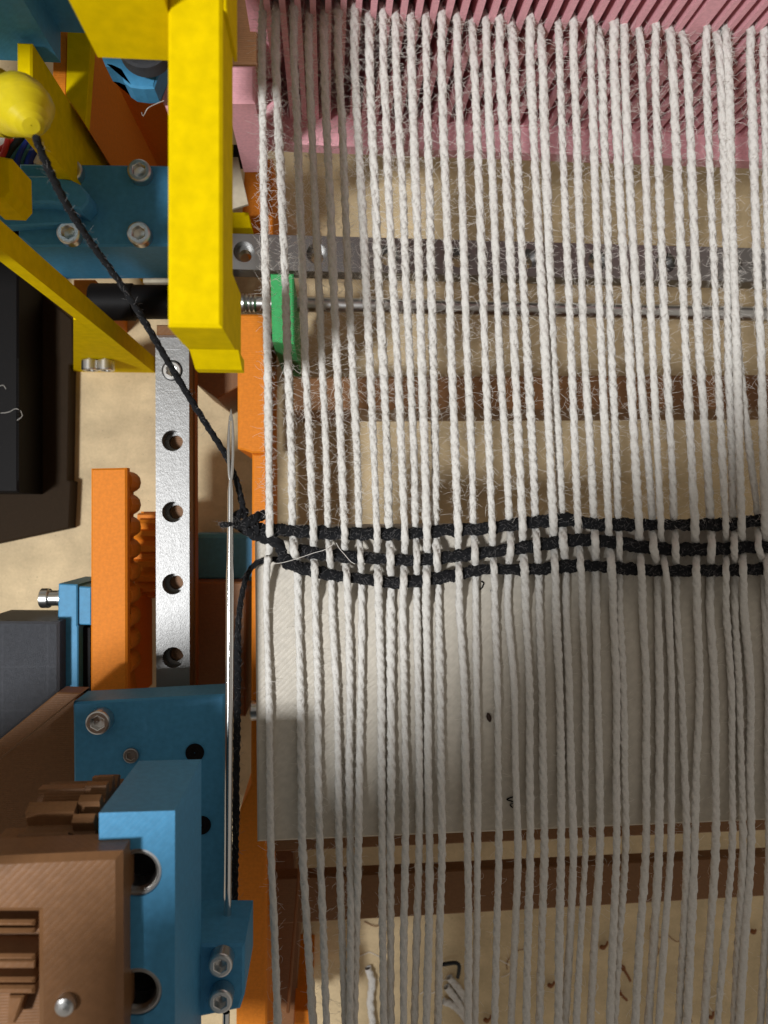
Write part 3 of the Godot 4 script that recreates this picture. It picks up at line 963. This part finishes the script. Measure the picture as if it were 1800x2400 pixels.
func breast_plate() -> void:
	var root := thing("breast_plate", P(1200, 1600, 176), "wide white printed plate under the woven black rows", "plate")
	part(root, "plate", pz([[597, 1272], [612, 1231], [1960, 1218], [1960, 1916], [603, 1974]], 172, 176, 0.5), M.white_print)
	# specks lying on it
	var mb := MB.new()
	var c := P(1143, 1682, 171.6)
	mb.lathe(c - Vector3(0, 0, 0.0012), Vector3(0.25, 0, 1).normalized(), [[0.00002, 0.0], [0.00035, 0.0003], [0.00055, 0.0009], [0.00055, 0.0015], [0.0003, 0.0021], [0.00002, 0.0024]], 12)
	solo("seed", mb, M.seed, "small black seed lying on the white plate", "seed")
	var k := 0
	for s in [[948, 1441, 0.25], [1543, 1641, 0.35], [1128, 1372, 0.7], [1157, 1378, 0.8], [1196, 1880, 0.9]]:
		mb = MB.new()
		var pts := PackedVector3Array()
		for e in 5:
			pts.append(P(s[0] + rng.randf_range(-9, 9) * s[2], s[1] + (e - 2) * 7.0 * s[2], 171.75))
		mb.tube(catmull(pts, 0.0003), [0.00016], 5)
		solo("lint_speck", mb, M.black_yarn, ["tiny dark speck on the white plate under the ninth thread", "tiny dark speck on the right part of the white plate", "dark crumb of yarn just under the black rows, left of its pair", "dark crumb of yarn just under the black rows, right of its pair", "dark fluff near the lower edge of the white plate"][k], "speck", "dark specks on the white plate")
		k += 1

func needle() -> void:
	var root := thing("needle", P(535, 1600, 160), "long shiny steel needle with an open eye lying beside the threads", "needle")
	var d := 163.0
	var a := P(541.5, 958, d)
	var b := P(533, 2175, d - 2)
	var u := (b - a).normalized()
	var L := a.distance_to(b)
	var w := u.cross(Vector3.UP).normalized()
	# eye: two side strands joined at both ends
	for s in [-1.0, 1.0]:
		var mb := MB.new()
		var pts := PackedVector3Array()
		var rad := []
		for k in 25:
			var t := k / 24.0
			var open := 0.00042 * pow(sin(PI * clampf(t, 0.0, 1.0)), 0.5)
			pts.append(a + u * (0.001 + t * 0.0145) + w * s * (open + 0.00006))
			rad.append(lerpf(0.00018, 0.00034, minf(1.0, t * 3.0)))
		mb.tube(pts, rad, 10, 1.5)
		part(root, "eye_side", mb, M.needle_steel)
	var mb2 := MB.new()
	mb2.tube(PackedVector3Array([a, a + u * 0.0006, a + u * 0.0018, a + u * 0.0026]), [0.00003, 0.00022, 0.00036, 0.0002], 14)
	part(root, "tip", mb2, M.needle_steel)
	mb2 = MB.new()
	var pts2 := PackedVector3Array()
	var rad2 := []
	for k in 60:
		var t := 0.0148 + (L - 0.0148) * k / 59.0
		pts2.append(a + u * t)
		rad2.append(lerpf(0.0003, 0.00066, clampf((t - 0.0148) / 0.003, 0, 1)) + 0.00017 * smoothstep(0.0325, 0.037, t))
	mb2.tube(pts2, rad2, 20)
	part(root, "shaft", mb2, M.needle_steel)
	mb2 = MB.new()
	mb2.tube(PackedVector3Array([P(530, 2372, 158), P(528, 2480, 158)]), [0.0008], 18)
	part(root, "shank_end", mb2, M.needle_steel)

# ---------------------------------------------------------------- yarns
# photo x of each thread at heights: 130, 450, 830, weave (1247), 1400, 1610, 1990, 2370
const TX := [
	[614, 618, 627, 632, 624, 630, 635, 650],
	[646, 660, 674, 689, 699, 704, 709, 732],
	[689, 702, 715, 735, 739, 745, 750, 764],
	[724, 737, 754, 772, 778, 788, 795, 808],
	[760, 773, 789, 808, 816, 820, 821, 820],
	[793, 808, 825, 845, 848, 846, 840, 831],
	[831, 847, 866, 884, 888, 893, 896, 899],
	[866, 879, 897, 915, 916, 916, 915, 915],
	[898, 911, 931, 949, 944, 947, 950, 946],
	[928, 944, 960, 977, 977, 980, 982, 972],
	[964, 975, 988, 1001, 999, 1003, 1007, 1000],
	[999, 1007, 1015, 1024, 1028, 1032, 1036, 1027],
	[1035, 1045, 1058, 1074, 1077, 1088, 1096, 1097],
	[1072, 1083, 1095, 1113, 1115, 1117, 1119, 1113],
	[1110, 1123, 1137, 1154, 1160, 1166, 1169, 1160],
	[1141, 1156, 1171, 1197, 1190, 1205, 1214, 1199],
	[1171, 1188, 1206, 1225, 1232, 1241, 1243, 1234],
	[1204, 1217, 1236, 1258, 1264, 1270, 1276, 1265],
	[1242, 1257, 1278, 1297, 1303, 1311, 1315, 1309],
	[1271, 1282, 1296, 1320, 1327, 1334, 1344, 1326],
	[1311, 1323, 1339, 1355, 1365, 1372, 1372, 1352],
	[1344, 1356, 1370, 1395, 1397, 1400, 1406, 1385],
	[1384, 1395, 1410, 1427, 1437, 1445, 1445, 1430],
	[1409, 1421, 1433, 1452, 1452, 1461, 1466, 1441],
	[1438, 1452, 1475, 1498, 1506, 1515, 1514, 1490],
	[1464, 1477, 1498, 1532, 1542, 1546, 1544, 1521],
	[1503, 1515, 1530, 1549, 1567, 1574, 1572, 1546],
	[1535, 1546, 1561, 1583, 1586, 1597, 1610, 1592],
	[1575, 1590, 1608, 1629, 1634, 1640, 1628, 1612],
	[1608, 1623, 1640, 1668, 1664, 1675, 1677, 1652],
	[1654, 1666, 1681, 1701, 1702, 1714, 1716, 1684],
	[1686, 1699, 1707, 1721, 1722, 1732, 1741, 1722],
	[1706, 1714, 1727, 1738, 1744, 1759, 1760, 1735],
	[1702, 1710, 1731, 1778, 1793, 1800, 1802, 1784],
	[1758, 1769, 1784, 1793, 1803, 1815, 1822, 1806],
	[1789, 1796, 1812, 1830, 1838, 1845, 1850, 1835],
]
const ROW1 := [[560, 1240], [600, 1240], [640, 1241], [700, 1245], [767, 1249], [846, 1251], [918, 1251], [981, 1249], [1041, 1243], [1117, 1240], [1168, 1235], [1180, 1233], [1259, 1223], [1325, 1218], [1391, 1228], [1466, 1229], [1522, 1230], [1590, 1230], [1665, 1229], [1725, 1227], [1770, 1220], [1830, 1218], [1900, 1220]]
const ROW2 := [[640, 1310], [700, 1288], [739, 1297], [818, 1305], [882, 1309], [948, 1313], [1003, 1311], [1071, 1303], [1153, 1293], [1230, 1283], [1289, 1273], [1357, 1265], [1424, 1269], [1498, 1281], [1562, 1287], [1625, 1287], [1693, 1286], [1757, 1282], [1810, 1283], [1900, 1284]]
const ROW3 := [[600, 1311], [635, 1311], [667, 1315], [699, 1329], [775, 1347], [850, 1357], [914, 1365], [970, 1363], [1037, 1353], [1117, 1337], [1164, 1333], [1192, 1335], [1263, 1334], [1329, 1327], [1395, 1327], [1470, 1333], [1532, 1337], [1597, 1338], [1665, 1337], [1725, 1336], [1776, 1334], [1830, 1333], [1900, 1333]]

func row_y(row: Array, x: float) -> float:
	for i in row.size() - 1:
		if x <= row[i + 1][0]:
			var t: float = clampf((x - row[i][0]) / (row[i + 1][0] - row[i][0]), 0, 1)
			return lerpf(row[i][1], row[i + 1][1], t)
	return row[-1][1]

func ordinal(k: int) -> String:
	var ones := ["", "first", "second", "third", "fourth", "fifth", "sixth", "seventh", "eighth", "ninth", "tenth", "eleventh", "twelfth", "thirteenth", "fourteenth", "fifteenth", "sixteenth", "seventeenth", "eighteenth", "nineteenth", "twentieth"]
	if k <= 20:
		return ones[k]
	if k == 30:
		return "thirtieth"
	return ("twenty-" if k < 30 else "thirty-") + ones[k % 10]

func warp() -> void:
	var heddle_z := Z(1100, 352, 195) - 6.5
	for i in TX.size():
		var t: Array = TX[i]
		var odd := i % 2 == 0            # first, third ... lie over the outer black rows
		var pts := PackedVector3Array()
		var wx: float = t[3]
		var y1 := row_y(ROW1, wx)
		var y2 := row_y(ROW2, wx)
		var y3 := row_y(ROW3, wx)
		var lo := 0.0 if odd else 1.6     # even threads run a little deeper
		# through the heddle slot
		var p0 := P(t[0], 64, 152.0)
		pts.append(Vector3(p0.x, Y(161.0), (heddle_z - 8.5) * 0.001))
		pts.append(Vector3(p0.x, Y(153.4 + rng.randf_range(-1.5, 1.5)), (heddle_z - 1.0) * 0.001))
		pts.append(P(t[0], 130, 151.5))
		pts.append(P(lerpf(t[0], t[1], 0.5) + rng.randf_range(-1.5, 1.5), 290, 152.8 + lo * 0.2))
		pts.append(P(t[1], 450, 154.2 + lo * 0.4))
		pts.append(P(lerpf(t[1], t[2], 0.5) + rng.randf_range(-1.5, 1.5), 640, 156.5 + lo * 0.7))
		pts.append(P(t[2], 830, 159.0 + lo))
		pts.append(P(lerpf(t[2], wx, 0.62), 1080, 163.0 + lo * 1.4))
		var over := 165.9
		var under := 170.0
		if odd:
			pts.append(P(lerpf(t[2], wx, 0.9), y1 - 34, 165.4))
			pts.append(P(wx, y1, over))
			pts.append(P(wx, (y1 + y2) / 2, 168.2))
			pts.append(P(lerpf(wx, t[4], 0.2), y2, under + 0.5))
			pts.append(P(lerpf(wx, t[4], 0.4), (y2 + y3) / 2, 168.4))
			pts.append(P(lerpf(wx, t[4], 0.6), y3, over + 0.2))
			pts.append(P(lerpf(wx, t[4], 0.9), y3 + 38, 168.4))
		else:
			pts.append(P(wx - 4, y1 - 28, 167.6))
			pts.append(P(wx - 3, y1, under + 0.4))
			pts.append(P(wx - 1, (y1 + y2) / 2, 168.2))
			pts.append(P(wx, y2, over))
			pts.append(P(lerpf(wx, t[4], 0.5), (y2 + y3) / 2, 168.4))
			pts.append(P(lerpf(wx, t[4], 0.7), y3, under + 0.5))
			pts.append(P(lerpf(wx, t[4], 0.9), y3 + 34, 170.8))
		pts.append(P(t[4], 1430, 170.5 + (0.5 if not odd else 0.0)))
		pts.append(P(t[5], 1610, 170.7))
		pts.append(P(lerpf(t[5], t[6], 0.5) + rng.randf_range(-2, 2), 1800, 170.5))
		pts.append(P(t[6], 1990, 168.6 + rng.randf_range(-1, 1)))
		pts.append(P(lerpf(t[6], t[7], 0.5) + rng.randf_range(-2, 2), 2180, 166.0 + lo * 0.6))
		pts.append(P(t[7], 2370, 163.5 + lo * 0.9))
		pts.append(P(t[7] + (t[7] - t[6]) * 0.5, 2600, 160.5 + lo))
		var path := catmull(pts, 0.00048)
		var label := "%s white cotton warp thread from the left, %s the top black row" % [ordinal(i + 1), "over" if odd else "under"]
		var root := thing("warp_thread", pts[8], label, "thread", "white warp threads")
		var mb := MB.new()
		yarn(mb, path, 0.00092 * rng.randf_range(0.9, 1.08), 3, rng.randf_range(0.0078, 0.0105), 14, rng.randf_range(0.82, 1.0), rng.randf() * TAU, 0.075, rng.randf_range(0.17, 0.3))
		part(root, "yarn", mb, M.cotton)
		var half := 0
		for k in path.size():
			if path[k].z < 0.002:
				half = k
		stuff(root, "fuzz", fuzz(path, 0.0009, 4.5 if i > 10 else 7.0, 0.0027, 0.000029, 20, half), M.cotton_fuzz)
		stuff(root, "short_fuzz", fuzz(path, 0.00085, 8.0 if i < 14 else 5.0, 0.0013, 0.00002, 20, half, 3), M.cotton_fuzz)
		stuff(root, "lower_fuzz", fuzz(path, 0.0009, 4.0 if i < 5 else 1.4, 0.0022, 0.000026, half + 60), M.cotton_fuzz)

func strand(root: Node3D, called: String, ctrl: Array, R: float, pitch: float, flat_y := 1.0, hair := 2.2) -> void:
	var pts := PackedVector3Array()
	for c in ctrl:
		pts.append(P(c[0], c[1], c[2]))
	var path := catmull(pts, 0.0004)
	var mb := MB.new()
	yarn(mb, path, R, 3, pitch, 16, flat_y, rng.randf() * TAU, 0.1, 0.34)
	# closed ends
	for e in [0, path.size() - 1]:
		var o: Vector3 = path[e] - path[1 if e == 0 else e - 1]
		mb.lathe(path[e], o.normalized(), [[R * 0.95, -R * 0.2], [R * 0.7, R * 0.2], [0.00001, R * 0.45]], 12)
	part(root, called, mb, M.black_yarn)
	stuff(root, called + "_fuzz", fuzz(path, R * 0.9, hair * 2.0, 0.0016, 0.000026), M.black_fuzz)

func weft() -> void:
	var root := thing("black_weft_yarn", P(1100, 1290, 170), "soft black yarn running from the yellow knob into three woven rows", "yarn")
	# feed from the knob down to the selvedge
	strand(root, "feed_strand", [[84, 322, 128], [94, 348, 130], [125, 420, 134], [168, 500, 138], [225, 585, 143], [285, 668, 148], [345, 765, 152], [395, 850, 156], [440, 925, 159], [490, 1005, 162.5], [528, 1065, 164.6], [552, 1120, 165], [564, 1165, 165], [573, 1205, 165.2], [577, 1222, 166]], 0.00072, 0.0062, 1.0, 1.6)
	# knot at the edge and the loop round the needle
	strand(root, "knot", [[575, 1200, 166], [560, 1205, 164.6], [552, 1218, 164.4], [560, 1232, 165], [585, 1222, 165.2], [604, 1212, 166.5], [618, 1206, 168]], 0.0012, 0.006, 1.0, 5.0)
	strand(root, "needle_loop", [[600, 1232, 166.4], [570, 1232, 166.0], [548, 1232, 165.4], [530, 1231, 164.6], [522, 1230, 163.2], [522, 1230, 161.4], [530, 1229, 161.2], [545, 1228, 162.6], [560, 1226, 164], [580, 1230, 165]], 0.00062, 0.005, 1.0, 5.0)
	strand(root, "edge_turn", [[565, 1232, 166.5], [585, 1246, 166.6], [610, 1258, 167.6], [640, 1266, 166.5], [656, 1280, 166.0], [662, 1300, 166.4], [680, 1316, 167.4], [705, 1330, 168.2]], 0.0014, 0.008, 0.75, 5.0)
	var hw := 0.00158
	var c := []
	for q in ROW1:
		if q[0] >= 600:
			c.append([q[0], q[1], 168.0])
	c[0][2] = 166.8
	strand(root, "top_row", c, hw, 0.010, 0.68, 7.0)
	c = []
	for q in ROW2:
		if q[0] >= 700:
			c.append([q[0], q[1], 168.2])
	strand(root, "middle_row", c, hw * 0.97, 0.010, 0.68, 7.0)
	c = []
	for q in ROW3:
		if q[0] >= 667:
			c.append([q[0], q[1], 168.3])
	strand(root, "bottom_row", c, hw * 0.97, 0.010, 0.68, 7.0)
	# tail that hangs down behind the needle
	strand(root, "tail", [[700, 1326, 168.4], [668, 1314, 169.2], [640, 1311, 170.2], [612, 1315, 169.6], [592, 1328, 169.5], [578, 1352, 170], [566, 1400, 170.5], [558, 1470, 170.5], [557, 1560, 170.5], [556, 1680, 171], [554, 1800, 171.5], [553, 1920, 172], [551, 2040, 172], [550, 2180, 172]], 0.0008, 0.0062, 1.0, 3.0)
	for f in [[[638, 1322], [665, 1318], [700, 1308], [735, 1296], [762, 1288], [780, 1276]], [[788, 1272], [795, 1285], [808, 1300], [822, 1316], [832, 1322]]]:
		var pts := PackedVector3Array()
		for p in f:
			pts.append(P(p[0], p[1], 164.6))
		var mb := MB.new()
		mb.tube(catmull(pts, 0.0005), [0.00006], 5)
		solo("loose_fibre", mb, M.cotton_fuzz, ["long loose white fibre lying across the black rows at the left", "short loose white fibre crossing the middle black row"][0 if f.size() == 6 else 1], "fibre")

func scraps() -> void:
	var mb := MB.new()
	mb.tube(catmull(PackedVector3Array([P(1030, 2262, 258), P(1052, 2258, 257), P(1070, 2257, 257), P(1076, 2263, 257), P(1075, 2280, 258), P(1073, 2290, 260)]), 0.0008), [0.0007], 8)
	solo("bent_clip", mb, M.wire_black, "black hook-shaped clip on the table near the bottom", "clip")
	var T := [
		[[[1052, 2290], [1075, 2318], [1098, 2352]], "upper cut thread end of the frayed bundle on the table"],
		[[[1046, 2312], [1068, 2340], [1088, 2372]], "middle cut thread end of the frayed bundle on the table"],
		[[[1038, 2346], [1066, 2358], [1090, 2385], [1110, 2420]], "lower cut thread end of the frayed bundle on the table"],
		[[[862, 2268], [872, 2300], [868, 2345], [876, 2420]], "crinkled thread end on the table behind the seventh thread"],
	]
	for t in T:
		var pts := PackedVector3Array()
		for p in t[0]:
			pts.append(P(p[0], p[1], 260.2))
		mb = MB.new()
		yarn(mb, catmull(pts, 0.0006), 0.0013, 3, 0.009, 12, 1.0, 0.3, 0.08)
		solo("thread_end", mb, M.cotton, t[1], "thread end", "cut thread ends on the table")
	# curly lint lying about
	var LN := [[905, 2210], [985, 2330], [1175, 2290], [1240, 2215], [1330, 2360], [1395, 2300], [1540, 2240], [1700, 2330], [820, 2220], [1600, 2200]]
	var nth := ["behind the eighth thread", "right of the tenth thread end", "below the bent clip, to its right", "high in the middle", "at the bottom right of the middle", "between two brown slivers", "right of the middle, high", "near the right edge", "at the far left of the floor", "below the dark bar at the right"]
	for i in LN.size():
		var lp := PackedVector3Array()
		var c := P(LN[i][0], LN[i][1], 261.2)
		var an := rng.randf() * TAU
		for e in 7:
			lp.append(c)
			an += rng.randf_range(-1.1, 1.1)
			c += Vector3(cos(an), 0, sin(an)) * 0.0022 + Vector3(0, rng.randf_range(-0.0003, 0.0003), 0)
		mb = MB.new()
		mb.tube(catmull(lp, 0.0006), [0.00016], 5)
		solo("lint_curl", mb, M.cotton_fuzz if i % 3 else M.scrap, "curl of lint on the table at the bottom, " + nth[i], "lint", "lint on the table")
	var S := [[[[1283, 2310], [1300, 2300]], "dark brown scrap on the table near the lower middle"], [[[1133, 2392], [1152, 2380]], "dark brown scrap at the very bottom middle"], [[[1405, 2222], [1425, 2206]], "thin brown scrap on the table right of the middle"], [[[1455, 2262], [1478, 2300]], "upper brown sliver on the table right of the middle"], [[[1445, 2320], [1470, 2345]], "lower brown sliver on the table right of the middle"], [[[1757, 2182], [1772, 2178]], "tiny red brown crumb near the right edge"], [[[1606, 2375], [1620, 2395]], "curled brown scrap below the lit patch, left one"], [[[1660, 2385], [1672, 2370]], "curled brown scrap below the lit patch, right one"]]
	for s in S:
		var a := P(s[0][0][0], s[0][0][1], 260.8)
		var b := P(s[0][1][0], s[0][1][1], 260.3)
		mb = MB.new()
		mb.tube(catmull(PackedVector3Array([a, (a + b) / 2 + Vector3(0.0004, 0.0006, 0.0003), b]), 0.0006), [0.0004, 0.0009, 0.0011, 0.0009, 0.0005], 7, 0.5)
		solo("scrap", mb, M.scrap, s[1], "scrap", "brown scraps on the table")
